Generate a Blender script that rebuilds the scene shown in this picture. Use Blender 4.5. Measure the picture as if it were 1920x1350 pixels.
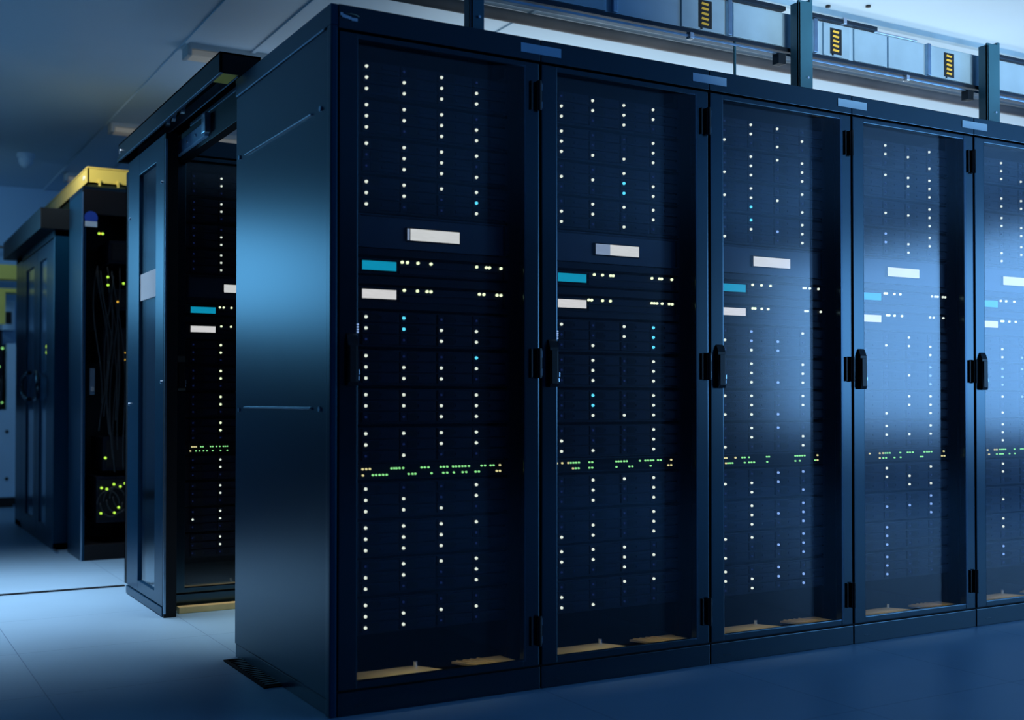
import bpy, bmesh, math, random
from mathutils import Vector, Matrix
C = bpy.context.scene
col = C.collection
for o in list(bpy.data.objects): bpy.data.objects.remove(o)
random.seed(4)
R = math.radians

# ---------------------------------------------------------------- camera
F = 2194.93
cd = bpy.data.cameras.new('camera'); cam = bpy.data.objects.new('camera', cd); col.objects.link(cam)
cam.location = (-1.4152, -3.6279, 1.0369)
cam.rotation_euler = (R(90 + .8648), 0, -R(29.8064))
cd.sensor_width = 36; cd.sensor_fit = 'HORIZONTAL'; cd.lens = F / 1920 * 36
cd.shift_y = 44.167 / 1920
cd.clip_start = .05
cd.dof.use_dof = True; cd.dof.focus_distance = 5.0; cd.dof.aperture_fstop = 1.9
C.camera = cam
C.view_settings.view_transform = 'Standard'; C.view_settings.look = 'None'
C.view_settings.gamma = 1; C.view_settings.exposure = 0
C.view_settings.use_curve_mapping = False
w = bpy.data.worlds.new('world'); C.world = w; w.use_nodes = True
w.node_tree.nodes['Background'].inputs[0].default_value = (.02, .06, .12, 1)
w.node_tree.nodes['Background'].inputs[1].default_value = .3

# ---------------------------------------------------------------- lights
def area(name, loc, target, sx, sy, power, color, spread=180):
    l = bpy.data.lights.new(name, 'AREA'); l.shape = 'RECTANGLE'; l.size = sx; l.size_y = sy
    l.energy = power; l.color = color; l.spread = R(spread)
    o = bpy.data.objects.new(name, l); col.objects.link(o); o.location = loc
    d = Vector(target) - Vector(loc)
    z = -d.normalized(); x = Vector((1, 0, 0)) if abs(z.z) > .6 else Vector((0, 0, 1)).cross(z)
    x = (x - z * x.dot(z)).normalized(); y = z.cross(x)
    o.rotation_euler = Matrix((x, y, z)).transposed().to_euler()
    return o
area('aisle_lamp', (-1.0, 3.0, 3.1), (-.85, 3.0, 0), 2.0, 1.7, 36, (.80, .87, 1), 62)
area('cold_aisle_lamp', (.50, 1.6, 2.9), (.5, 1.72, 0), .3, .3, 3.2, (.95, .90, .85), 36)
area('back_corner_lamp', (-2.45, 7.7, 2.30), (0, .5, 1.75), 1.5, .9, 7, (.15, .55, 1), 80)
area('back_wall_fill', (-1.3, 7.0, 3.05), (-.3, 9.1, 1.8), 1.2, .6, 8, (.42, .72, 1), 120)  # unseen fill, added to brighten the far wall
area('ceiling_fill', (3.8, 1.2, 2.42), (3.8, .9, 3.3), 4.4, .4, 15, (.84, .94, 1), 170)  # added fill facing up to brighten the ceiling; no fixture hangs there
area('rear_fill', (4.6, 2.9, 2.45), (4.6, 2.5, 3.3), 6.0, .5, 38, (.84, .94, 1), 170)  # another added fill, lifts the ceiling seen behind the front row
area('row_end_fill', (1.2, 3.8, 2.5), (1.2, 3.9, 3.3), 1.0, 1.0, 2.2, (.75, .85, 1), 170)  # upward fill past the row end, without a fixture
area('busbar_fill', (3.4, -1.2, 2.1), (3.4, .12, 2.72), 3.4, .15, 9, (.78, .92, 1), 45)  # fill added in front to brighten the busbar and its labels
area('right_hall_lamp', (9.0, -5.3, 1.75), (0, -5.3, 1.4), 4.8, 2.0, 200, (.22, .53, 1), 180)
area('yellow_duct_fill', (-.9, 4.0, 3.05), (.1, 4.9, 2.5), .3, .3, 3.5, (1, .92, .85), 60)  # warm fill added to keep the duct yellow under the blue light
for k in range(5):
    area('plate_fill', (k*.781 + .39, .040, .236), (k*.781 + .39, .075, 0), 0.55, .012, .07, (1, .92, .78), 120)  # warm fill added inside each rack to brighten the yellow plates

# ---------------------------------------------------------------- materials
MATS = {}
def nodes(m):
    m.use_nodes = True
    return m.node_tree.nodes, m.node_tree.links, m.node_tree.nodes['Principled BSDF']
def mat(name, c, rough=.5, metal=0, spec=.5, noise=0, nscale=20, bump=0, emit=None, es=0, coat=0):
    m = bpy.data.materials.new(name); n, l, b = nodes(m)
    b.inputs['Base Color'].default_value = (*c, 1); b.inputs['Roughness'].default_value = rough
    b.inputs['Metallic'].default_value = metal; b.inputs['Specular IOR Level'].default_value = spec
    b.inputs['Coat Weight'].default_value = coat
    if emit:
        b.inputs['Emission Color'].default_value = (*emit, 1); b.inputs['Emission Strength'].default_value = es
    if noise or bump:
        t = n.new('ShaderNodeTexCoord'); x = n.new('ShaderNodeTexNoise'); x.inputs['Scale'].default_value = nscale
        x.inputs['Detail'].default_value = 4
        l.new(t.outputs['Object'], x.inputs['Vector'])
        if noise:
            r = n.new('ShaderNodeValToRGB')
            r.color_ramp.elements[0].position = .3; r.color_ramp.elements[1].position = .7
            r.color_ramp.elements[0].color = (*[v * (1 - noise) for v in c], 1)
            r.color_ramp.elements[1].color = (*[min(1, v * (1 + noise)) for v in c], 1)
            l.new(x.outputs['Fac'], r.inputs['Fac']); l.new(r.outputs['Color'], b.inputs['Base Color'])
        if bump:
            p = n.new('ShaderNodeBump'); p.inputs['Strength'].default_value = bump; p.inputs['Distance'].default_value = .002
            l.new(x.outputs['Fac'], p.inputs['Height']); l.new(p.outputs['Normal'], b.inputs['Normal'])
    MATS[name] = m; return m
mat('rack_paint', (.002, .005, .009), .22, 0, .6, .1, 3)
MATS['rack_paint'].node_tree.nodes['Principled BSDF'].inputs['IOR'].default_value = 1.75
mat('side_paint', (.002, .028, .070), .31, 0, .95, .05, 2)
mat('interior', (.0025, .003, .005), .6, 0, .3, .1, 8)
mat('server_face', (.0025, .005, .012), .45, 0, .2, .15, 60)
mat('drive_face', (.003, .006, .018), .5, 0, .2, .1, 90)
mat('vent', (.003, .004, .006), .7, 0, .2, .1, 90)
mat('black_plastic', (.004, .004, .005), .4, 0, .4, .1, 30)
MATS['rack_paint'].node_tree.nodes['Principled BSDF'].inputs['Specular Tint'].default_value = (.50, .82, 1, 1)
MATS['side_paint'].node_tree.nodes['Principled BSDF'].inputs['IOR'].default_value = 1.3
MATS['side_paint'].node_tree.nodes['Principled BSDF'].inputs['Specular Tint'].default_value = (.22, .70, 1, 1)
mat('dark_metal', (.03, .045, .065), .3, .6, .5, .1, 10)
mat('steel', (.35, .5, .65), .3, .9, .5, .1, 20)
mat('bright_steel', (.75, .85, .95), .25, .8, .5, .05, 20)
mat('track_paint', (.003, .008, .013), .5, 0, .2, .1, 5)
mat('busbar_metal', (.34, .52, .66), .42, .25, .5, .16, 2.2)
mat('busbar_panel', (.30, .47, .60), .5, .15, .5, .12, 5)
mat('post_paint', (.03, .12, .18), .4, 0, .5, .15, 5)
mat('label_blue', (.24, .48, .72), .5, 0, .4, .04, 12)
mat('label_black', (.006, .008, .01), .5)
mat('label_yellow', (.85, .52, .05), .5)
mat('yellow_paint', (.74, .62, .13), .45, 0, .4, .08, 3)
mat('yellow_zinc', (.78, .60, .27), .5, .2, .5, .15, 8)
mat('paper', (.72, .86, .95), .7, 0, .2, .02, 8)
mat('ceiling_paint', (.50, .68, .82), .5, 0, .5, .04, .8)
mat('wall_paint', (.26, .46, .68), .7, 0, .3, .05, .8)
mat('dark_wall', (.008, .02, .04), .8, 0, .2, .1, 1)
mat('white_cabinet', (.42, .62, .80), .5, 0, .4, .04, 3)
mat('fixture_body', (.40, .48, .52), .5, 0, .4, .05, 5)
mat('grey_brown', (.20, .19, .19), .7, 0, .3, .2, 3)  # shared by the wall conduit and the tube for the dimmer ceiling band
mat('sheen_glass', (.10, .24, .40), .15, 0, .5, .03, 2)  # bright reflection in the double-door panes is put into the base colour
mat('cable', (.014, .018, .022), .5, 0, .4, .1, 10)
mat('logo_white', (.45, .62, .8), .5)
mat('logo_olive', (.35, .4, .3), .5)
mat('sticker_blue', (.02, .08, .5), .5)
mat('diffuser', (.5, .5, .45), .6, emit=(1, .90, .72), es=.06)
def emis(name, c, s):
    mat(name, (.02, .02, .02), .4, emit=c, es=s)
emis('led_white', (.92, .95, .74), 1.05); emis('led_cyan', (.12, .78, .95), 1.2); emis('led_blue', (.35, .55, 1), .8)
emis('led_dim', (.03, .06, .30), .18); emis('led_green', (.35, 1, .30), 1.0); emis('led_lime', (.55, 1, .08), 1.1)
emis('led_amber', (1, .85, .35), .9)
emis('led_yellowish', (.90, 1, .55), 1.4)
emis('led_orange', (1, .55, .05), 1.0)

def display(name, c, s, split=None):
    m = bpy.data.materials.new(name); n, l, b = nodes(m)
    b.inputs['Base Color'].default_value = (.02, .02, .02, 1); b.inputs['Roughness'].default_value = .3
    t = n.new('ShaderNodeTexCoord'); mp = n.new('ShaderNodeMapping'); mp.inputs['Scale'].default_value = (6, 1, 90)
    x = n.new('ShaderNodeTexNoise'); x.inputs['Scale'].default_value = 6
    l.new(t.outputs['Object'], mp.inputs['Vector']); l.new(mp.outputs['Vector'], x.inputs['Vector'])
    r = n.new('ShaderNodeValToRGB'); r.color_ramp.elements[0].position = .3; r.color_ramp.elements[1].position = .7
    r.color_ramp.elements[0].color = (*[v * .86 for v in c], 1); r.color_ramp.elements[1].color = (*c, 1)
    l.new(x.outputs['Fac'], r.inputs['Fac']); l.new(r.outputs['Color'], b.inputs['Emission Color'])
    b.inputs['Emission Strength'].default_value = s; MATS[name] = m
display('display_white', (.86, .84, .76), .9)
display('display_warm', (.92, .86, .78), .9)
display('display_cyan', (.004, .34, .50), .95)
display('display_grey', (.28, .36, .48), .9)

# fine perforation of the display unit
def perforated():
    m = bpy.data.materials.new('perforated_face'); n, l, b = nodes(m)
    t = n.new('ShaderNodeTexCoord'); v = n.new('ShaderNodeTexVoronoi'); v.inputs['Scale'].default_value = 130
    v.inputs['Randomness'].default_value = 0
    l.new(t.outputs['Object'], v.inputs['Vector'])
    r = n.new('ShaderNodeValToRGB'); r.color_ramp.elements[0].position = .3; r.color_ramp.elements[1].position = .4
    r.color_ramp.elements[0].color = (.003, .004, .006, 1); r.color_ramp.elements[1].color = (.014, .024, .045, 1)
    l.new(v.outputs['Distance'], r.inputs['Fac']); l.new(r.outputs['Color'], b.inputs['Base Color'])
    b.inputs['Roughness'].default_value = .45; MATS['perforated_face'] = m
perforated()
def glass(name, tint, rough, ior, diffuse=None):
    m = bpy.data.materials.new(name); m.use_nodes = True; n = m.node_tree.nodes; l = m.node_tree.links; n.clear()
    out = n.new('ShaderNodeOutputMaterial'); mx = n.new('ShaderNodeMixShader'); tr = n.new('ShaderNodeBsdfTransparent')
    gl = n.new('ShaderNodeBsdfGlossy'); fr = n.new('ShaderNodeFresnel'); fr.inputs['IOR'].default_value = ior
    g = n.new('ShaderNodeNewGeometry'); nm = n.new('ShaderNodeMix'); 
    tr.inputs[0].default_value = (*tint, 1); gl.inputs['Color'].default_value = (1, 1, 1, 1); gl.inputs['Roughness'].default_value = rough
    # the same fresnel from both faces of the pane
    n.remove(nm); ma = n.new('ShaderNodeMath'); ma.operation = 'MULTIPLY_ADD'
    ma.inputs[1].default_value = 1/ior - ior; ma.inputs[2].default_value = ior
    l.new(g.outputs['Backfacing'], ma.inputs[0]); l.new(ma.outputs[0], fr.inputs['IOR']); l.new(fr.outputs[0], mx.inputs[0])
    l.new(tr.outputs[0], mx.inputs[1]); l.new(gl.outputs[0], mx.inputs[2]); l.new(mx.outputs[0], out.inputs[0])
    MATS[name] = m
glass('door_glass', (.92, .95, 1), .16, 1.5)
glass('leaf_glass', (.70, .82, .9), .12, 1.5)

def floor_mat():
    m = bpy.data.materials.new('floor_tiles'); n, l, b = nodes(m)
    t = n.new('ShaderNodeTexCoord'); br = n.new('ShaderNodeTexBrick')
    br.offset = 0; br.inputs['Scale'].default_value = 1; br.inputs['Brick Width'].default_value = .78; br.inputs['Row Height'].default_value = .78
    br.inputs['Mortar Size'].default_value = .0022
    br.inputs['Color1'].default_value = (.23, .43, .61, 1); br.inputs['Color2'].default_value = (.25, .45, .63, 1)
    br.inputs['Mortar'].default_value = (.13, .26, .42, 1)
    x = n.new('ShaderNodeTexNoise'); x.inputs['Scale'].default_value = 1.3; x.inputs['Detail'].default_value = 6
    mm = n.new('ShaderNodeMixRGB'); mm.blend_type = 'MULTIPLY'; mm.inputs[0].default_value = .25
    l.new(t.outputs['Object'], br.inputs['Vector']); l.new(t.outputs['Object'], x.inputs['Vector'])
    l.new(br.outputs['Color'], mm.inputs[1]); l.new(x.outputs['Fac'], mm.inputs[2]); l.new(mm.outputs[0], b.inputs['Base Color'])
    b.inputs['Roughness'].default_value = .45; MATS['floor_tiles'] = m
floor_mat()
M = MATS

# ---------------------------------------------------------------- mesh helpers
class MB:
    def __init__(s): s.bm = bmesh.new(); s.mats = []
    def mi(s, m):
        m = m or 'interior'
        if m not in s.mats: s.mats.append(m)
        return s.mats.index(m)
    def box(s, x0, x1, y0, y1, z0, z1, m=None, bev=0):
        vs = [s.bm.verts.new(v) for v in ((x0,y0,z0),(x1,y0,z0),(x1,y1,z0),(x0,y1,z0),(x0,y0,z1),(x1,y0,z1),(x1,y1,z1),(x0,y1,z1))]
        i = s.mi(m); fs = []
        for q in ((0,3,2,1),(4,5,6,7),(0,1,5,4),(1,2,6,5),(2,3,7,6),(3,0,4,7)):
            f = s.bm.faces.new([vs[k] for k in q]); f.material_index = i; fs.append(f)
        if bev:
            es = list({e for f in fs for e in f.edges})
            r = bmesh.ops.bevel(s.bm, geom=es, offset=bev, segments=2, profile=.7, affect='EDGES')
            for f in r['faces']: f.material_index = i
        return s
    def prism(s, pts, axis, a0, a1, m=None):
        # pts: 2D outline; axis: extrusion axis (0,1,2)
        def mk(p, a):
            v = list(p); v.insert(axis, a); return s.bm.verts.new(v)
        A = [mk(p, a0) for p in pts]; B = [mk(p, a1) for p in pts]; i = s.mi(m); n = len(pts)
        fs = [s.bm.faces.new(A), s.bm.faces.new(B[::-1])]
        for k in range(n): fs.append(s.bm.faces.new((A[k], B[k], B[(k+1)%n], A[(k+1)%n])))
        for f in fs: f.material_index = i
        bmesh.ops.recalc_face_normals(s.bm, faces=fs); return s
    def cyl(s, c, axis, r, h, m=None, n=16, r2=None):
        M4 = Matrix.Translation(c) @ {0: Matrix.Rotation(math.pi/2, 4, 'Y'), 1: Matrix.Rotation(math.pi/2, 4, 'X'), 2: Matrix.Identity(4)}[axis]
        q = bmesh.ops.create_cone(s.bm, cap_ends=True, segments=n, radius1=r, radius2=r if r2 is None else r2, depth=h, matrix=M4)
        i = s.mi(m)
        for f in {f for v in q['verts'] for f in v.link_faces}: f.material_index = i
        return s
    def ball(s, c, r, m=None, sc=(1,1,1)):
        q = bmesh.ops.create_uvsphere(s.bm, u_segments=20, v_segments=12, radius=r, matrix=Matrix.Translation(c) @ Matrix.Diagonal((*sc,1)))
        i = s.mi(m)
        for f in {f for v in q['verts'] for f in v.link_faces}: f.material_index = i; f.smooth = True
        return s
    def tube(s, pts, r, m=None, n=8):
        i = s.mi(m); P = [Vector(p) for p in pts]; rings = []
        for k, p in enumerate(P):
            d = (P[min(k+1, len(P)-1)] - P[max(k-1, 0)]).normalized()
            a = d.orthogonal().normalized() if k == 0 else (rings[-1][1] - d * rings[-1][1].dot(d)).normalized()
            b = d.cross(a); rings.append(([s.bm.verts.new(p + r*(a*math.cos(2*math.pi*j/n) + b*math.sin(2*math.pi*j/n))) for j in range(n)], a))
        fs = []
        for k in range(len(P)-1):
            A, B = rings[k][0], rings[k+1][0]
            for j in range(n):
                f = s.bm.faces.new((A[j], A[(j+1)%n], B[(j+1)%n], B[j])); f.smooth = True; fs.append(f)
        fs += [s.bm.faces.new(rings[0][0][::-1]), s.bm.faces.new(rings[-1][0])]
        for f in fs: f.material_index = i
        return s
    def mesh(s, name):
        me = bpy.data.meshes.new(name); s.bm.to_mesh(me); s.bm.free()
        for m in s.mats: me.materials.append(M[m])
        return me
    def build(s, name, parent=None, loc=(0,0,0)):
        return put(name, s.mesh(name), parent, loc)
def put(name, me, parent=None, loc=(0,0,0)):
    o = bpy.data.objects.new(name, me); col.objects.link(o); o.location = loc
    if parent: o.parent = parent
    return o
def thing(name, label, cat, loc=(0,0,0), group=None, rz=0):
    o = bpy.data.objects.new(name, None); col.objects.link(o); o.location = loc; o.rotation_euler = (0,0,rz)
    o.empty_display_size = .05
    return tag(o, label, cat, group)
def tag(o, label, cat, group=None):
    o['label'] = label; o['category'] = cat
    if group: o['group'] = group
    return o
def struct(name, mb):
    o = mb.build(name); o['kind'] = 'structure'; return o
def copy_tree(o, parent=None):
    c = o.copy(); col.objects.link(c); c.parent = parent
    for ch in list(o.children): copy_tree(ch, c)
    return c

# ---------------------------------------------------------------- setting
XL, XR, YF, YB, ZC = -4.0, 9.4, -8.5, 9.1, 3.2
struct('floor', MB().box(XL, XR, YF, YB, -.1, 0, 'floor_tiles'))
struct('ceiling', MB().box(XL, XR, YF, YB, ZC, ZC+.1, 'ceiling_paint'))
struct('wall_back', MB().box(XL, XR, YB, YB+.1, 0, ZC, 'wall_paint'))
struct('wall_front', MB().box(XL, XR, YF-.1, YF, 0, ZC, 'dark_wall'))
struct('wall_left', MB().box(XL-.1, XL, YF, YB, 0, ZC, 'dark_wall'))
struct('wall_right', MB().box(XR, XR+.1, YF, YB, 0, ZC, 'wall_paint'))
struct('baseboard_back', MB().box(XL, XR, YB-.02, YB, 0, .09, 'black_plastic'))
# raised joint strips of the ceiling
t = MB()
for x in (.37, .78, 1.9): t.box(x-.012, x+.012, 1.4, YB, ZC-.01, ZC, 'ceiling_paint')
struct('trim_1', t)
struct('trim_2', MB().box(1.0, XR, 1.08, 1.12, ZC-.03, ZC, 'busbar_panel'))
struct('trim_3', MB().box(XL, -.03, 3.15, 3.18, 0, .006, 'black_plastic'))

# ---------------------------------------------------------------- racks
RH, RW, RD = 2.35, .781, 1.07
ZT = {'up': [2.175, 2.0435, 1.912, 1.782], 'mid': [1.323, 1.191, 1.059, .927], 'low': [.74, .6085, .479, .348]}
COLX = [.124, .264, .408, .547]
FY = .06     # y of the LED plane behind the door plane

def frame_mb(x0, x1, z0, z1, wx0, wx1, wz0, wz1, y0, y1, m, bev=.004):
    b = MB()
    b.box(x0, wx0, y0, y1, z0, z1, m, bev); b.box(wx1, x1, y0, y1, z0, z1, m, bev)
    b.box(wx0-.003, wx1+.003, y0+.0005, y0+.016, z0, wz0, m, bev); b.box(wx0-.003, wx1+.003, y0+.0005, y1, wz1, z1, m, bev)
    return b
body = MB()
body.box(0, .014, .03, RD, .08, 2.27, 'interior').box(RW-.016, RW-.002, .03, RD, .08, 2.27, 'interior')
body.box(0, RW-.002, RD-.02, RD, .08, 2.27, 'interior').box(0, RW-.002, .0, RD, 2.27, RH-.001, 'rack_paint')
body.box(.0, RW-.002, .01, RD, .0, .085, 'interior')
body.box(.014, .075, .085, .11, .1, 2.26, 'interior').box(.692, RW-.016, .085, .11, .1, 2.26, 'interior')
body_me = body.mesh('cabinet_body')
fascia_me = MB().box(.001, RW-.003, -.006, .012, 2.270, RH, 'rack_paint', .002).mesh('fascia')
plinth_me = MB().box(.002, RW-.004, -.004, .012, 0.0, .08, 'rack_paint', .003).box(.065, .10, -.006, -.003, .030, .032, 'dark_metal').mesh('plinth')
door_me = frame_mb(.004, .774, .086, 2.262, .071, .710, .112, 2.241, -.004, .028, 'rack_paint').mesh('door')
# pane: flat over most of its width, its hinge-side edge bent forward to give a darker reflection
pane = MB()
pane.prism([(.066, .020), (.560, .020), (.575, .019), (.713, -.0150), (.713, -.0110), (.576, .0235), (.560, .024), (.066, .024)], 2, .107, 2.246, 'door_glass')
pane_me = pane.mesh('glass_pane')
h = MB()
h.prism([(-.004, 1.089), (-.004, 1.262), (-.010, 1.256), (-.020, 1.232), (-.023, 1.10), (-.018, 1.089)], 0, .030, .066, 'black_plastic')
h.box(.034, .060, -.026, -.021, 1.10, 1.222, 'black_plastic', .002)
handle_me = h.mesh('handle')
lock_me = MB().box(.0655, .071, -.022, -.008, 1.124, 1.142, 'bright_steel', .002).box(.0655, .070, -.020, -.008, 1.106, 1.121, 'bright_steel', .002).mesh('lock_cylinder')
hg = MB().box(.735, .742, -.012, .01, -.052, .052, 'black_plastic', .002).box(.757, .779, -.018, .01, -.052, .052, 'black_plastic', .003)
hg.cyl((.768, -.016, 0), 2, .008, .108, 'black_plastic', 12).box(.778, .782, -.014, 0, -.045, -.02, 'steel').box(.778, .782, -.014, 0, .02, .045, 'steel')
hinge_me = hg.mesh('hinge')
pl = MB(); pl.prism([(.062, .022), (.062, .135), (.345, .135), (.410, .022)], 2, .096, .106, 'yellow_zinc')
pl.cyl((.34, .12, .114), 2, .008, .02, 'bright_steel', 10)
plateL = pl.mesh('floor_plate')
pr = MB(); pr.prism([(.550, .022), (.49, .135), (.69, .135), (.705, .022)], 2, .096, .104, 'yellow_zinc')
for k in range(4):
    x = .55 + k*.028; pr.prism([(x, .03), (x+.006, .03), (x-.038, .130), (x-.044, .130)], 2, .1035, .108, 'yellow_zinc')
plateR = pr.mesh('vented_plate')

def rack(label, loc, side=False, keypad=False, door=True, group='front row of server racks'):
    r = thing('server_rack', label, 'server rack', loc, group)
    put('cabinet_body', body_me, r); put('fascia', fascia_me, r); put('plinth', plinth_me, r)
    d = put('door', door_me, r); put('glass_pane', pane_me, d)
    hd = put('handle', handle_me, d); put('lock_cylinder', lock_me, d)['label'] = 'bright lock cylinder'
    for z in (2.143, 1.174, .211): put('hinge', hinge_me, d, (0, 0, z))
    put('floor_plate', plateL, r)['label'] = 'yellow zinc floor plate'; put('vented_plate', plateR, r)['label'] = 'yellow zinc floor plate with slots'
    if keypad:
        k = MB()
        for i in range(4): k.cyl((.070, -.006, 1.292 - i*.0085), 1, .0028, .004, 'led_blue', 8)
        k.build('keypad', d)['label'] = 'four small pale blue keypad lights'
    return r
names = ['leftmost rack, the one with the blue side panel', 'second rack from the left', 'third rack from the left', 'fourth rack from the left', 'rightmost rack, cut by the photo edge']
labels = ['tall black server rack at the near corner of the front row, flat side panel showing',
          'black server rack, second from the near corner of the front row',
          'blue-sheened server rack, middle one of the five in the front row',
          'blue-sheened server rack, fourth from the near corner of the front row',
          'pale blue-sheened server rack at the right edge, farthest along the front row']
racks = []
for k in range(5):
    racks.append(rack(labels[k], (k*RW, 0, 0), keypad=k < 2))
# side panel of the near rack
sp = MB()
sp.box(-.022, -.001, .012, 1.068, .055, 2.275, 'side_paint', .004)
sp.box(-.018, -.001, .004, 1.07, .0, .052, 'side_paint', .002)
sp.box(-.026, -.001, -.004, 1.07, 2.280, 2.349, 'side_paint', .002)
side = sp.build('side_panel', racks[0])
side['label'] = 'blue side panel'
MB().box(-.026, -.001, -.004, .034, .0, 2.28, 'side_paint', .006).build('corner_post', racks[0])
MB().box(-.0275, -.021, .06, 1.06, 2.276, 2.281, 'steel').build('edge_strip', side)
for z in (2.018, 1.012):
    g = MB(); g.prism([(-.0215, z-.004), (-.0215, z+.006), (-.030, z+.002), (-.030, z-.002)], 1, .18, .935, 'bright_steel'); g.build('gap_glint', side)['label'] = 'thin bright strip for a lit panel gap'  # steel strip standing in for light caught along a panel gap
for y, z in ((.095, 2.02), (1.018, 2.022), (.098, 1.01), (1.012, 1.002)):
    MB().cyl((-.024, y, z), 0, .009, .008, 'steel', 12).build('screw', side)
sign_me = MB().box(0, .17, -.0085, -.0062, 2.295, 2.328, 'label_blue').mesh('name_plate')
ord5 = ['first', 'second', 'third', 'fourth']
for k in range(4):
    s_ = put('name_plate', sign_me, None, (.696 + k*RW + (0, 0, .001, .003)[k], 0, 0))
    tag(s_, 'blank pale blue name plate above the front racks, %s from the near corner' % ord5[k], 'name plate', 'name plates on the front row')
lg = MB()
for i, (x0, x1, z0) in enumerate(((.006, .014, 2.318), (.012, .022, 2.313), (.022, .034, 2.311), (.034, .044, 2.309), (.045, .066, 2.306))):
    lg.box(x0, x1, -.009, -.0062, z0-.006, z0+.004, 'logo_white')
lg.tube([(.030, -.008, 2.3215), (.045, -.008, 2.3225), (.06, -.008, 2.321), (.072, -.008, 2.317)], .0016, 'logo_olive', 6)
lg.build('maker_badge', racks[0])['label'] = 'small pale badge with a swoosh'

# ---------------------------------------------------------------- equipment
UH = .122     # storage array height
chassis = MB()
chassis.box(.088, .676, FY+.004, FY+.62, -UH+.021, .021, 'server_face', .002)
chassis.box(.080, .100, FY-.004, FY+.006, -UH+.024, .018, 'server_face', .002)
chassis.box(.664, .684, FY-.004, FY+.006, -UH+.024, .018, 'server_face', .002)
chassis_me = chassis.mesh('chassis')
dv = MB()
dv.box(-.012, .122, FY-.006, FY+.006, -.0165, .0165, 'drive_face', .002)
dv.box(.014, .050, FY-.0075, FY-.0055, -.012, .012, 'vent').box(.056, .116, FY-.0085, FY-.0055, -.004, .004, 'drive_face')
drive_me = dv.mesh('drive')
LED = {}
for k, m_, rr in (('W', 'led_white', .0057), ('C', 'led_cyan', .0060), ('B', 'led_blue', .0058), ('d', 'led_dim', .0042), ('Y', 'led_yellowish', .0064)):
    LED[k] = MB().cyl((0, FY-.0085, 0), 1, rr, .006, m_, 14, rr*.8).mesh('status_light')

P1 = {'up': ['WdWd WWWW WWWW', None], }
# rows of each array, four columns each; W white, C cyan, B blue, d unlit
PAT = [
 ['WdWd WWWW WWWW', 'WWWd WWWW WdWW', 'WWWW dWWd dWWW', 'WWWW WWdC WddW',
  'WCdd WCWW ddWW', 'WddC WWWW WWWd', 'WWdW WWWW ddWW', 'WWWW WdWW dWdd',
  'WddW WWdW WWWd', 'WWWW WWWd WWWd', 'dWWW WWdW WddW'.replace('WddW', 'WddW'), 'Wddd WWWW WWdd'],
 ['dWWW WWWW WdWd', 'WddW WddW WWWW'.replace('WWWW', 'WWWW'), 'ddWd WWCW ddCW', 'dWWW WWdW WdWd'.replace('WdWd', 'WdWd'),
  'WdWC ddWC dWdC', 'dWdW dWdW dWdW', 'dCdW dCdW dWWW', 'dddW WddW WWdW',
  'dWWW dWdW dWdW', 'dddW dWdW WWdW', 'WWWd WWWW ddWd', 'ddWW WddW'.replace('WddW', 'Wddd') + ' WWdd'],
 ['dWWd dWdW WdWd', 'dWWW dWdW WWdW', 'dWdW WWWd dCdW', 'dCdW dWBW WddW',
  'dBdW WBBd dWBd', 'dWdW dWdW dWBW', 'WWdW dWdW WWBd', 'dWBd dWdW WddW',
  'ddBB WWBd dWdB', 'dWdB dWBB dWdB', 'WWdB ddBB WddB', 'ddBd WWBB dWdB'.replace('ddBd', 'WdBd')],
 ['dWdW dWWd dddW', 'dWWW ddWW dddW', 'dddW dWWW dddW', 'dBdW dBWW ddWd',
  'ddWd dWWW dddW', 'dddB ddWB dddB', 'ddWW ddWW dWdW', 'dWdW dWWW dddd',
  'dWdW dWWd ddWW', 'dddB dBBB dddB', 'dBdd dBdd dBdd', 'dBdd dBdd dBdd'],
 ['dWdd dWdd dWWd', 'dddd dWWd dWWd', 'dWdd dWWd ddWd', 'ddWd dWWd dWdd',
  'dddd dWdd dWBd', 'dBBd dBdd dBdd', 'dWBd dddd dWdd', 'dWdd dWdd dWdd',
  'dWdd dWdd dddd', 'dddd dWdd dddd', 'dWdd dWdd dddd', 'dBdd dBdd dddd'],
 ['dWdd dWdd dddd', 'dWdd dWdd dddd', 'dddd dWdd dWdd', 'dWdd dWdd dWdd',
  'dYdd dYdd dddd', 'dYdd dYdd dddd', 'dYdd dYdd dddd', 'dYdd dYdd dddd',
  'dWdd dWdd dddd', 'dWdd dWdd dddd', 'dWdd ddWd'.replace('ddWd', 'WWdd') + ' dddd', 'dWdd dWdd dddd'],
]
arr_words = ['topmost', 'second down', 'third down', 'lowest above the displays', 'first below the displays', 'second below the displays', 'third below the displays', 'lowest above the green lights',
             'first below the green lights', 'second below the green lights', 'third below the green lights', 'bottom']
short = ['near corner rack', 'second front rack', 'middle front rack', 'fourth front rack', 'rightmost rack', 'rack across the aisle']
short_row = ['drives in the rack with the side panel', 'drives in the second rack', 'drives in the middle rack', 'drives in the fourth rack', 'drives in the rightmost rack', 'drives in the rack across the aisle']
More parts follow.
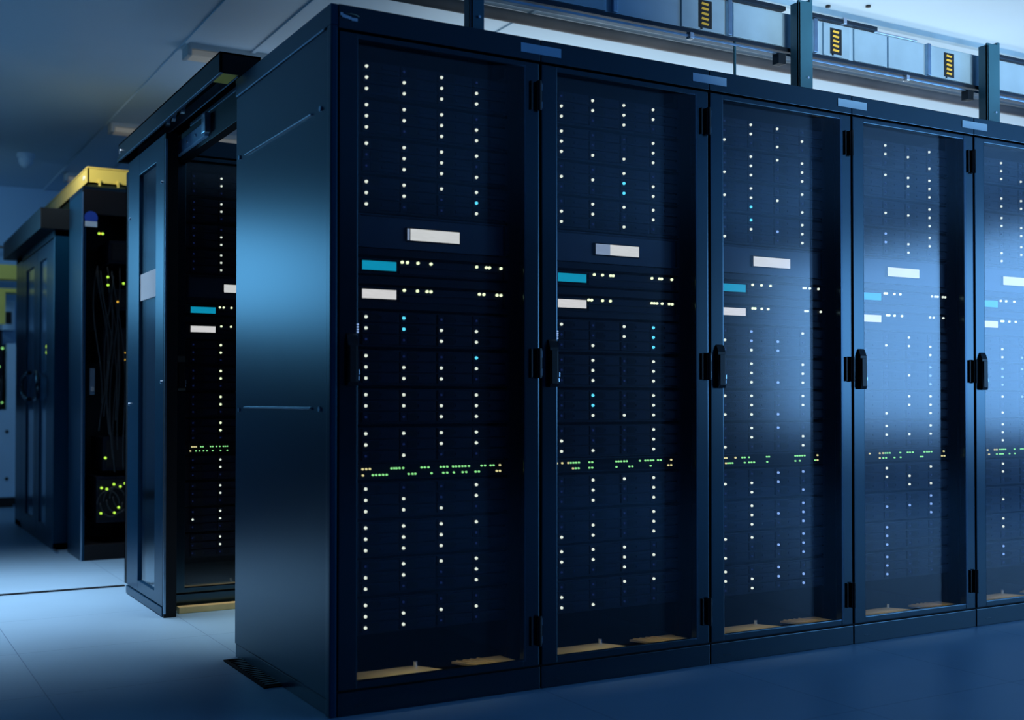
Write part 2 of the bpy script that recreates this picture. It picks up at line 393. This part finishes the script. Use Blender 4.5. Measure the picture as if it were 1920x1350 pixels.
# horizontal LED offsets of the two one-unit servers and the network switch
SA = [[.259,.279,.319,.369,.55,.589,.602,.649], [.273,.311,.348,.36,.543,.579,.59,.64], [.275,.323,.372,.558,.568,.593,.642], [.261,.273,.321,.359,.565,.588,.603,.638,.653], [.261,.30,.359,.565,.603,.64], [.259,.279,.319,.369,.55,.589,.602,.649]]
SB = [[.267,.317,.354,.369,.561,.579,.633,.649], [.248,.261,.311,.347,.542,.554,.567,.592,.627,.642], [.275,.288,.324,.359,.567,.58,.655], [.275,.288,.322,.369,.552,.576,.64], [.265,.278,.322,.369,.552,.576,.64], [.267,.317,.354,.369,.561,.579,.633,.649]]
N1 = [[.114,.127,.14,.22,.23,.239,.25,.264,.334,.346,.36,.408,.42,.433,.456,.468,.481,.493,.505,.519,.57,.584,.607,.619,.645],
      [.106,.129,.156,.167,.179,.19,.203,.25,.263,.373,.384,.396,.41,.422,.484,.51,.523,.536,.548,.571,.584,.635],
      [.122,.133,.181,.217,.23,.253,.349,.361,.507,.519,.532,.545,.559,.633],
      [.163,.225,.246,.26,.273,.288,.354,.401,.416,.434,.509,.526,.54,.556,.638],
      [.16,.21,.225,.246,.26,.273,.288,.354,.401,.416,.434], [.12,.13,.14,.165,.175,.214,.225,.244,.261,.28,.29,.30,.36,.39]]
N2 = [[.115,.151,.163,.176,.189,.202,.285,.299,.31,.372,.418,.433,.459,.494,.508,.546,.559,.632,.645],
      [.177,.189,.202,.25,.263,.374,.434,.448,.535,.621,.635],
      [.131,.142,.153,.165,.23,.253,.266,.28,.351,.507,.532,.62,.633],
      [.225,.247,.264,.317,.356,.485,.497,.626,.642], [.17,.225,.247,.258,.27,.317,.356], [.112,.14,.158,.178,.196,.225,.265,.30,.36]]
du = MB().box(.088, .676, FY+.004, FY+.5, 1.562, 1.676, 'perforated_face', .002).box(.080, .10, FY-.004, FY+.006, 1.566, 1.672, 'server_face', .002).box(.664, .684, FY-.004, FY+.006, 1.566, 1.672, 'server_face', .002)
du.box(.110, .655, FY-.002, FY+.006, 1.668, 1.672, 'server_face')
du_me = du.mesh('chassis')
u1 = MB().box(.088, .676, FY+.004, FY+.5, -.027, .027, 'server_face', .002).box(.080, .10, FY-.004, FY+.006, -.026, .026, 'server_face', .002).box(.664, .684, FY-.004, FY+.006, -.026, .026, 'server_face', .002)
u1.box(.25, .64, FY-.001, FY+.006, .002, .022, 'drive_face', .001).box(.25, .64, FY-.001, FY+.006, -.022, -.004, 'drive_face', .001)
u1_me = u1.mesh('chassis')
blk = MB().box(.084, .68, FY-.001, FY+.01, 1.436, 1.464, 'server_face', .002).mesh('blanking_plate')
blk2 = MB().box(.084, .68, FY-.001, FY+.01, 1.352, 1.374, 'server_face', .002).box(.084, .68, FY-.001, FY+.01, 1.534, 1.558, 'server_face', .002).mesh('blanking_plate')
small = {m_: MB().cyl((0, FY-.004, 0), 1, rr, .006, m_, 10).mesh('indicator') for m_, rr in (('led_yellowish', .0052), ('led_white', .005), ('led_green', .0034), ('led_amber', .0036))}
port_me = MB().box(.105, .66, FY-.001, FY+.006, -.022, .022, 'vent').mesh('port_block')

proto = thing('storage_array', '', 'storage array', (0, 0, 0))
put('chassis', chassis_me, proto)
for r_ in range(3):
    for c_ in range(4): put('drive', drive_me, proto, (COLX[c_], 0, -.038*r_))
first = True
for k in range(6):
    ox, oy = (k*RW, 0) if k < 5 else (0.0, 2.24)
    for a in range(12):
        z = (ZT['up'] + ZT['mid'] + ZT['low'])[a]
        if first: s_ = proto; first = False
        else:
            s_ = proto.copy(); col.objects.link(s_)
            for ch in proto_kids:
                c2 = ch.copy(); col.objects.link(c2); c2.parent = s_
        if a == 0 and k == 0:
            proto_kids = list(proto.children)
        s_.location = (ox, oy, z)
        s_['label'] = 'twelve-drive storage array, %s, in the %s' % (arr_words[a], short[k])
        s_['group'] = 'storage arrays: ' + short_row[k]
        kids = [c for c in s_.children if c.name.startswith('drive')] if False else None
        ARR = globals().setdefault('ARR', []); ARR.append((s_, k, a))
bpy.context.view_layer.update()
for s_, k, a in ARR:
    rows = PAT[k][a].split()
    for ch in [c for c in s_.children if c.data == drive_me]:
        r_ = round(-ch.location.z / .038); c_ = min(range(4), key=lambda q: abs(COLX[q] - ch.location.x))
        put('status_light', LED[rows[r_][c_]], ch)
for k in range(6):
    ox, oy = (k*RW, 0) if k < 5 else (0.0, 2.24)
    nm = short[k]
    d = thing('control_unit', 'dark perforated unit with wide white display, in the %s' % nm, 'control unit', (ox, oy, 0), 'control units with a centred display')
    put('chassis', du_me, d)
    b = MB()
    b.box(.275, .484, FY-.004, FY+.005, 1.590, 1.638, 'vent', .001)
    if k == 1:
        b.box(.280, .345, FY-.006, FY-.003, 1.594, 1.634, 'display_grey'); b.box(.345, .480, FY-.006, FY-.003, 1.594, 1.634, 'display_white')
    elif k == 0:
        b.box(.290, .480, FY-.006, FY-.003, 1.594, 1.634, 'display_white'); b.box(.2785, .286, FY-.006, FY-.003, 1.594, 1.634, 'display_grey')
    else:
        b.box(.280, .480, FY-.006, FY-.003, 1.594, 1.634, 'display_white')
    b.build('display', d)['label'] = 'glowing white display'
    for q, (zc, xs, dm, word) in enumerate(((1.498, SA[k], 'display_cyan', 'cyan'), (1.401, SB[k], 'display_warm', 'white'))):
        u = thing('rack_server', 'slim server with a small %s display, in the %s' % (word, nm), 'server', (ox, oy, zc), 'slim servers with small displays')
        put('chassis', u1_me, u)
        MB().box(.108, .239, FY-.004, FY+.005, -.018, .020, 'vent', .001).box(.111, .236, FY-.006, FY-.003, -.0145, .0165, dm).build('display', u)['label'] = 'glowing %s display' % word
        for x in xs: put('indicator', small['led_yellowish' if x < .4 or k < 2 else 'led_white'], u, (x, 0, .018))
    put('blanking_plate', blk, racks[k] if k < 5 else None, (0, 0, 0)) if k < 5 else None
    if k < 5: put('blanking_plate', blk2, racks[k])
    n = thing('network_switch', 'switch with two rows of tiny green lights, in the %s' % nm, 'network switch', (ox, oy, .797), 'network switches in the racks')
    put('chassis', u1_me, n); put('port_block', port_me, n)
    for i, x in enumerate(N1[k]): put('port_light', small['led_amber' if (i < 3 or x > .63) else 'led_green'], n, (x, 0, .010))
    for i, x in enumerate(N2[k]): put('port_light', small['led_amber' if (i < 1 or x > .62) else 'led_green'], n, (x, 0, -.011))
# rack across the aisle
r2 = rack('black server rack across the aisle, seen in part between sliding door and side panel', (0, 2.24, 0), group='rack across the aisle')
put('blanking_plate', blk, r2); put('blanking_plate', blk2, r2)
MB().box(.02, RW-.03, -.10, -.05, 0, .032, 'yellow_zinc', .004).build('kick_strip', r2)['label'] = 'yellow kick strip along the floor'

# ---------------------------------------------------------------- floor grille
g = MB().box(0, .085, 0, .52, 0, .006, 'vent')
for i in range(16): g.box(.012, .075, .02+i*.031, .034+i*.031, .006, .010, 'black_plastic')
tag(g.build('floor_grille', None, (-.085, .49, 0)), 'black slotted floor grille beside the blue side panel', 'floor grille')

# ---------------------------------------------------------------- sliding door between rows
t = thing('sliding_door', 'glazed sliding aisle door slid open across the second rack row', 'door', (-.07, 2.10, 0))
def leaf_frame(y0, y1, z0, z1, wy0, wy1, wz0, wz1, x0, x1, m):
    b = MB()
    b.box(x0, x1, y0, wy0, z0, z1, m, .003); b.box(x0, x1, wy1, y1, z0, z1, m, .003)
    b.box(x0+.0005, x1, wy0-.003, wy1+.003, z0, wz0, m, .003); b.box(x0+.0005, x1, wy0-.003, wy1+.003, wz1, z1, m, .003); return b
leaf_frame(0, .81, .05, 2.33, .17, .545, .105, 2.22, 0, .035, 'side_paint').build('leaf_frame', t)
MB().box(.012, .02, .165, .55, .10, 2.225, 'leaf_glass').build('glass_pane', t)
MB().box(-.004, .04, -.005, .81, .004, .045, 'side_paint', .004).build('bottom_rail', t)
MB().box(.0, .06, -.03, .0, .0, 2.33, 'interior', .002).box(-.002, .008, -.034, -.028, .02, 2.3, 'steel').build('edge_seal', t)
for y, z in ((.04, 1.13), (.765, 1.02), (.765, 2.02), (.04, 2.1)): MB().cyl((-.002, y, z), 0, .008, .008, 'steel', 10).build('screw', t)
tag(MB().box(-.002, 0, 0, .354, 0, .137, 'paper').build('paper_notice', None, (-.0605, 2.285, 1.56)), 'blank pale paper notice taped on the sliding door glass', 'notice')
bk = MB().box(0, .005, 2.95-2.1, .86+.2, .0, 2.3, 'interior')

# header track above the aisle gap
h = thing('door_track', 'open black sliding door track spanning the aisle at ceiling height', 'door track', (-.10, 1.04, 2.365))
b = MB()
b.box(0, .012, 0, 1.99, 0, .085, 'track_paint', .002).box(0, .17, 0, 1.99, .075, .085, 'track_paint', .002)
b.box(0, .17, 0, .012, 0, .085, 'track_paint', .002).box(0, .17, 1.978, 1.99, 0, .085, 'track_paint', .002)
b.box(.158, .17, 0, 1.99, 0, .085, 'track_paint', .002)
b.build('housing', h)
MB().box(.001, .012, .0, 1.99, -.004, 0, 'steel').build('lower_edge', h)
MB().box(.085, .092, .05, 1.9, .004, .05, 'steel').build('guide_rail', h)
MB().box(.125, .150, .02, .95, -.012, .006, 'steel', .002).build('runner', h)
MB().box(.013, .080, .013, .17, .002, .008, 'yellow_paint').build('yellow_glow', h)['label'] = 'yellow plate for the glow under the track'  # yellow plate put in for a patch of reflected glow
for y in (.78, .95, 1.06):
    MB().cyl((.045, y, .022), 0, .020, .018, 'steel', 14).box(.030, .056, y-.03, y+.03, .030, .052, 'steel', .003).build('roller', h)
MB().cyl((-.002, 1.93, .035), 0, .014, .01, 'bright_steel', 14).build('bolt', h)
MB().box(0, .17, 1.985, 2.03, -.008, 0.02, 'track_paint', .004).build('end_cap', h)
hb = thing('header_beam', 'dark beam closing the gap under the sliding door track', 'beam', (0.0, 1.075, 2.225))
MB().box(.03, .075, 0, 1.16, 0, .13, 'track_paint', .003).build('beam', hb)
MB().box(.01, .032, .60, 1.13, .02, .085, 'label_blue', .004).build('bracket_plate', hb)['label'] = 'pale blue metal bracket'
MB().box(.0, .03, .56, .62, .03, .12, 'bright_steel', .005).build('bracket_clip', hb)
for y in (.9, .75): MB().cyl((.008, y, .05), 0, .008, .008, 'bright_steel', 10).build('bolt', hb)

# ---------------------------------------------------------------- third row cabinet, open
t = thing('open_cabinet', 'open-fronted black network cabinet with cables and green lights, below the yellow duct', 'cabinet', (-.06, 4.36, 0))
b = MB().box(0, .02, 0, .52, 0, 2.41, 'side_paint', .004).box(.78, .80, 0, .52, 0, 2.41, 'interior').box(.02, .78, .5, .52, 0, 2.41, 'interior')
b.box(.0, .80, 0, .52, 2.41, 2.44, 'rack_paint', .003).box(.02, .78, 0, .5, 0, .10, 'interior')
b.build('carcass', t)
MB().box(0, .80, -.004, .02, 2.26, 2.42, 'interior', .003).build('top_fascia', t)
MB().box(-.004, .004, -.006, .006, .0, 2.40, 'steel').build('edge_trim', t)
MB().box(.045, .075, -.03, 0, 1.08, 1.25, 'steel', .006).box(.05, .07, -.036, -.03, 1.10, 1.13, 'bright_steel', .002).build('handle', t)
MB().cyl((.05, -.008, 2.235), 1, .042, .004, 'sticker_blue', 24).box(.012, .088, -.012, -.006, 2.175, 2.21, 'paper').build('sticker', t)['label'] = 'round blue and white sticker'
# gear shelves
tc = t
for z0, z1, x0 in ((1.95, 2.10, .17), (1.64, 1.78, .17), (1.30, 1.52, .14), (.58, .80, .14), (.24, .54, .10)):
    MB().box(x0, .77, .03, .45, z0, z1, 'server_face', .004).box(x0+.02, .75, .022, .03, z0+.02, z1-.02, 'vent').build('equipment_box', t)
rng = random.Random(3)
for i in range(10):
    x = .10 + .012*i; z0 = 1.95 - .1*rng.random(); pts = []
    ph = rng.random()*6
    for j in range(14):
        f = j/13; pts.append((x + .03*math.sin(ph + f*5) + .05*f*(i % 3), .012 + .01*math.sin(ph*2+f*9), z0 - f*(.9 + .5*rng.random()*0 + .05*i)))
    MB().tube(pts, .0045, 'cable', 6).build('cable', t)
for i in range(6):
    pts = []
    for j in range(17):
        a_ = math.pi*j/16; pts.append((.17+.02*i + .07*math.cos(a_+math.pi), .008, .36 - .09*math.sin(a_)*(1 if i % 2 else -1) + .01*i))
    MB().tube(pts, .004, 'cable', 6).build('cable', t)
for x, z, m_ in ((.112,2.136,'led_orange'),(.125,2.136,'led_lime'),(.102,2.136,'led_lime'),(.159,1.853,'led_lime'),(.160,1.80,'led_lime'),(.259,1.816,'led_lime'),(.222,1.693,'led_orange'),(.275,1.358,'led_orange'),(.275,1.311,'led_orange'),
                 (.149,.665,'led_lime'),(.204,.491,'led_lime'),(.275,.495,'led_lime'),(.126,.469,'led_lime'),(.16,.461,'led_lime'),(.245,.475,'led_lime'),(.123,.304,'led_lime'),(.208,.304,'led_lime'),(.235,.338,'led_lime')):
    MB().cyl((x, .0, z), 1, .008 if m_ == 'led_lime' else .006, .006, m_, 10).build('indicator', t)

# double doors of the next aisle
t = thing('double_door', 'pair of dark glazed aisle doors with half-ring handles at the far left', 'door', (-.13, 5.04, 0))
b = MB().box(0, .10, 0, .03, 0, 2.26, 'side_paint', .003).box(0, .10, 1.68, 2.06, 0, 2.26, 'side_paint', .003).box(0, .10, 0, 2.06, 2.19, 2.27, 'side_paint', .003).box(0, .10, 0, 2.06, 0, .05, 'side_paint', .003)
b.build('frame', t)
for y0, y1, g0, g1 in ((.035, .825, .36, .70), (.835, 1.675, 1.0, 1.43)):
    lf = leaf_frame(y0, y1, .05, 2.18, g0, g1, .14, 2.08, 0, .04, 'side_paint').build('door_leaf', t)
    MB().box(.012, .022, g0-.005, g1+.005, .135, 2.085, 'sheen_glass').build('glass_pane', lf)
    c = (g0 if y0 < .5 else g1); inward = 1 if y0 < .5 else -1
    base = .70 if y0 < .5 else .98
    pts = []
    for j in range(13):
        a_ = math.pi*j/12; pts.append((-.03 - .02*math.sin(a_), base - inward*.30*math.sin(a_)**.6 if a_ not in (0, math.pi) else base, 1.155 + .10*math.cos(a_)))
    MB().tube(pts, .016, 'rack_paint', 8).build('handle', lf)
MB().box(-.10, .14, -.04, 2.1, 2.235, 2.38, 'track_paint', .004).build('header', t)
MB().box(.16, .2, .0, 2.0, 2.1, 2.45, 'interior').build('roof_edge', t)
for z in (1.435, 1.392): MB().cyl((.010, .42, z), 0, .012, .006, 'led_lime', 12).build('indicator', t)
tag(MB().box(0, .12, 0, .10, 0, 2.22, 'interior', .004).build('filler_panel', None, (-.045, 4.885, 0)), 'dark filler panel between the open cabinet and the double doors', 'panel')
tag(MB().box(0, .02, 0, .20, 0, .012, 'steel', .003).build('floor_bracket', None, (-.14, 4.84, 0)), 'small metal floor bracket at the foot of the filler panel', 'bracket')

# yellow cable duct over the third row
t = thing('cable_duct', 'bright yellow overhead cable duct above the open cabinet', 'cable duct', (.01, 4.6, 2.50))
b = MB().box(0, .27, 0, 2.9, 0, .012, 'yellow_paint').box(0, .01, 0, 2.9, 0, .11, 'yellow_paint').box(.26, .27, .3, 2.9, 0, .11, 'yellow_paint')
b.box(0, 1.4, 0, .01, 0, .11, 'yellow_paint').box(.26, 1.4, .29, .30, 0, .11, 'yellow_paint').box(.26, 1.4, 0, .30, 0, .012, 'yellow_paint')
b.build('trough', t)
MB().box(-.004, .274, -.004, 2.9, .105, .115, 'yellow_paint', .002).box(.27, 1.4, -.004, .304, .105, .115, 'yellow_paint', .002).build('lid', t)
for x in (.07, .19): MB().box(x, x+.014, -.012, 0, -.012, .03, 'yellow_paint', .002).build('clip', t)
MB().cyl((-.003, .12, .055), 0, .016, .006, 'paper', 16).build('sticker', t)['label'] = 'small round white sticker'
for y in (.12,): MB().box(.10, .13, y, y+.03, -.060, 0, 'yellow_paint').build('stand_off', t)

# ---------------------------------------------------------------- far wall gear
t = thing('wall_cabinet', 'white equipment cabinet against the far wall at the left edge', 'cabinet', (-1.1, 8.75, 0))
MB().box(0, 1.17, 0, .33, .10, .95, 'white_cabinet', .006).box(.0, 1.15, .02, .33, 0, .10, 'black_plastic').build('body', t)
MB().box(1.085, 1.17, 0, .33, .95, 1.60, 'white_cabinet', .006).build('upright', t)
for z in (.74, .28): MB().cyl((1.09, -.004, z), 1, .016, .01, 'black_plastic', 12).build('screw', t)
t = thing('patch_panel', 'dark patch panel with green leads on top of the white wall cabinet', 'patch panel', (-1.1, 8.80, .955))
MB().box(0, 1.05, 0, .28, 0, .78, 'server_face', .005).build('body', t)
for i in range(5):
    MB().tube([(1.0+.01*i, -.02-.01*j % 3, .1+.03*i + .12*math.sin(j*.9+i)) for j in range(6)], .012, 'cable', 6).build('lead', t)
for x, z in ((1.045, .07), (1.02, .42), (1.05, .60)): MB().cyl((x, -.004, z), 1, .011, .01, 'led_green', 8).build('indicator', t)
t = thing('junction_box', 'pale junction box with a dark square window on the far wall', 'junction box', (-.045, 8.86, 1.74))
MB().box(0, .115, 0, .24, 0, .29, 'white_cabinet', .006).build('body', t)
MB().box(.028, .085, -.004, .004, .06, .18, 'black_plastic').build('window', t)
t = thing('yellow_frame', 'yellow overhead cable frame on the far wall at the left edge', 'cable frame', (-1.2, 8.62, 0))
MB().box(0, 1.28, 0, .2, 2.22, 2.36, 'yellow_paint', .004).build('upper_rail', t)
MB().box(0, 1.28, 0, .2, 2.09, 2.13, 'yellow_paint', .004).build('lower_rail', t)
MB().box(1.10, 1.155, .0, .05, 1.78, 2.09, 'yellow_paint', .004).build('upright', t)
tag(MB().tube([(-1.5, 8.9, 2.56), (0.4, 8.9, 2.56)], .014, 'grey_brown', 8).build('wall_conduit', None), 'thin reddish conduit above the yellow frame on the far wall', 'conduit')

# ---------------------------------------------------------------- ceiling fixtures
def fixture(label, x, y, L):
    t = thing('ceiling_light', label, 'ceiling light', (x, y, ZC), 'ceiling batten lights')
    MB().box(0, L, -.075, .075, -.035, 0, 'fixture_body', .004).build('housing', t)
    MB().box(.015, L-.01, -.065, .065, -.075, -.035, 'diffuser', .015).build('diffuser', t)
    MB().box(-.012, .015, -.072, .072, -.078, -.0, 'fixture_body', .008).build('end_cap', t)
fixture('long unlit ceiling light above the sliding door track, the nearer one', .39, 3.50, 1.3)
fixture('long unlit ceiling light farther back, partly hidden by the door track', .39, 5.80, 1.3)
fixture('faint distant ceiling light above the yellow duct', .42, 8.1, 1.2)
t = thing('smoke_detector', 'pale dome smoke detector on the ceiling at far left', 'smoke detector', (-.03, 7.35, ZC))
MB().cyl((0, 0, -.02), 2, .075, .04, 'white_cabinet', 24).build('base', t)
MB().ball((0, 0, -.045), .062, 'white_cabinet', (1, 1, 1.3)).build('dome', t)

# ---------------------------------------------------------------- overhead busbar above the front row
t = thing('busbar_trunking', 'galvanised overhead busbar trunking with labelled panels above the front racks', 'busbar', (0, .125, 0))
MB().box(.2, 5.2, 0, .035, 2.545, 2.70, 'busbar_metal', .003).build('trough', t)
for x0, x1 in ((1.79, 2.06), (2.30, 2.455), (2.485, 2.69), (2.70, 2.93), (2.965, 3.25), (.85, 1.15), (1.52, 1.74), (3.40, 3.8)):
    MB().box(x0, x1, -.010, 0, 2.553, 2.694, 'busbar_panel', .003).build('cover_panel', t)
for x in (1.755, 2.235, 2.95, 1.18, 3.385):
    MB().box(x, x+.022, -.018, 0, 2.553, 2.70, 'steel', .003).build('clamp_bar', t)
MB().box(.2, 5.2, -.022, .002, 2.528, 2.545, 'dark_metal', .002).build('lower_lip', t)
MB().box(.2, 5.2, -.016, .02, 2.512, 2.522, 'steel', .002).build('lower_rail', t)
for x0, x1 in ((2.16, 2.62), (1.2, 2.07), (3.36, 4.4)):
    MB().box(x0, x1, -.02, .01, 2.703, 2.722, 'dark_metal', .003).build('upper_lip', t)
MB().box(2.62, 2.90, .0, .035, 2.702, 2.712, 'bright_steel', .003).build('top_cover', t)
for x in (2.405, 2.80, 1.55): MB().box(x, x+.02, -.026, .0, 2.505 if x != 2.405 else 2.70, 2.53 if x != 2.405 else 2.73, 'bright_steel', .003).build('clip', t)
for x in (2.02, 3.21): MB().box(x, x+.04, -.03, .01, 2.47, 2.515, 'dark_metal', .003).build('foot_bracket', t)
lab = MB().box(0, .068, -.0125, -.009, 2.563, 2.676, 'label_black')
for i in range(5): lab.prism([(.012, 2.576+i*.0205), (.048, 2.573+i*.0205), (.052, 2.582+i*.0205), (.016, 2.585+i*.0205)], 1, -.0145, -.012, 'label_yellow')
lab.box(.010, .018, -.0145, -.0095, 2.556, 2.565, 'label_black')
lab_me = lab.mesh('warning_label')
for i, (x, wd) in enumerate(((1.605, 'leftmost'), (2.337, 'middle'), (3.067, 'rightmost'))):
    o = put('warning_label', lab_me, None, (x, .125, 0))
    tag(o, 'black label with five yellow dashes on the overhead busbar, %s of the three' % wd, 'label', 'warning labels on the busbar')
for i, (x0, x1, z1, wd) in enumerate(((.512, .567, 3.19, 'leftmost, cut by the photo top'), (2.074, 2.153, 2.742, 'middle, beside the black labels'), (3.268, 3.357, 2.742, 'rightmost, near the right edge'))):
    p = thing('support_post', 'dark steel busbar post, %s' % wd, 'post', (x0, .032, RH), 'busbar support posts')
    W_ = x1-x0; H_ = z1-RH
    b = MB().box(0, W_*.85, 0, .012, 0, H_-.012, 'post_paint', .002).box(W_*.85-.004, W_, 0, .06, 0, H_, 'post_paint', .002)
    b.box(0, .01, 0, .05, 0, H_-.02, 'post_paint', .001).build('column', p)
    MB().box(-.01, W_+.01, -.0, .07, 0, .004, 'post_paint').build('foot_plate', p)
    MB().cyl((W_*.62, -.003, .055), 1, .005, .008, 'bright_steel', 10).build('bolt', p)
tag(MB().cyl((0, 0, 0), 2, .006, .20, 'post_paint', 12).build('hanger_rod', None, (1.80, .12, 2.45)), 'thin hanger rod between rack top and busbar', 'rod')
tag(MB().tube([(.5, 1.95, 3.16), (9.3, 1.95, 3.16)], .034, 'grey_brown', 14).build('ceiling_band', None), 'long grey-brown tube standing for a dimmer ceiling band behind the busbar', 'shade band')  # added tube: a band of dimmer ceiling light given as a shape
for x, y in ((3.25, 1.04), (3.44, .93)):
    tag(MB().cyl((x, y, ZC-.004), 2, .014, .012, 'black_plastic', 12).build('ceiling_screw', None), 'small dark screw head in the bright ceiling at top right', 'screw', 'ceiling screws')
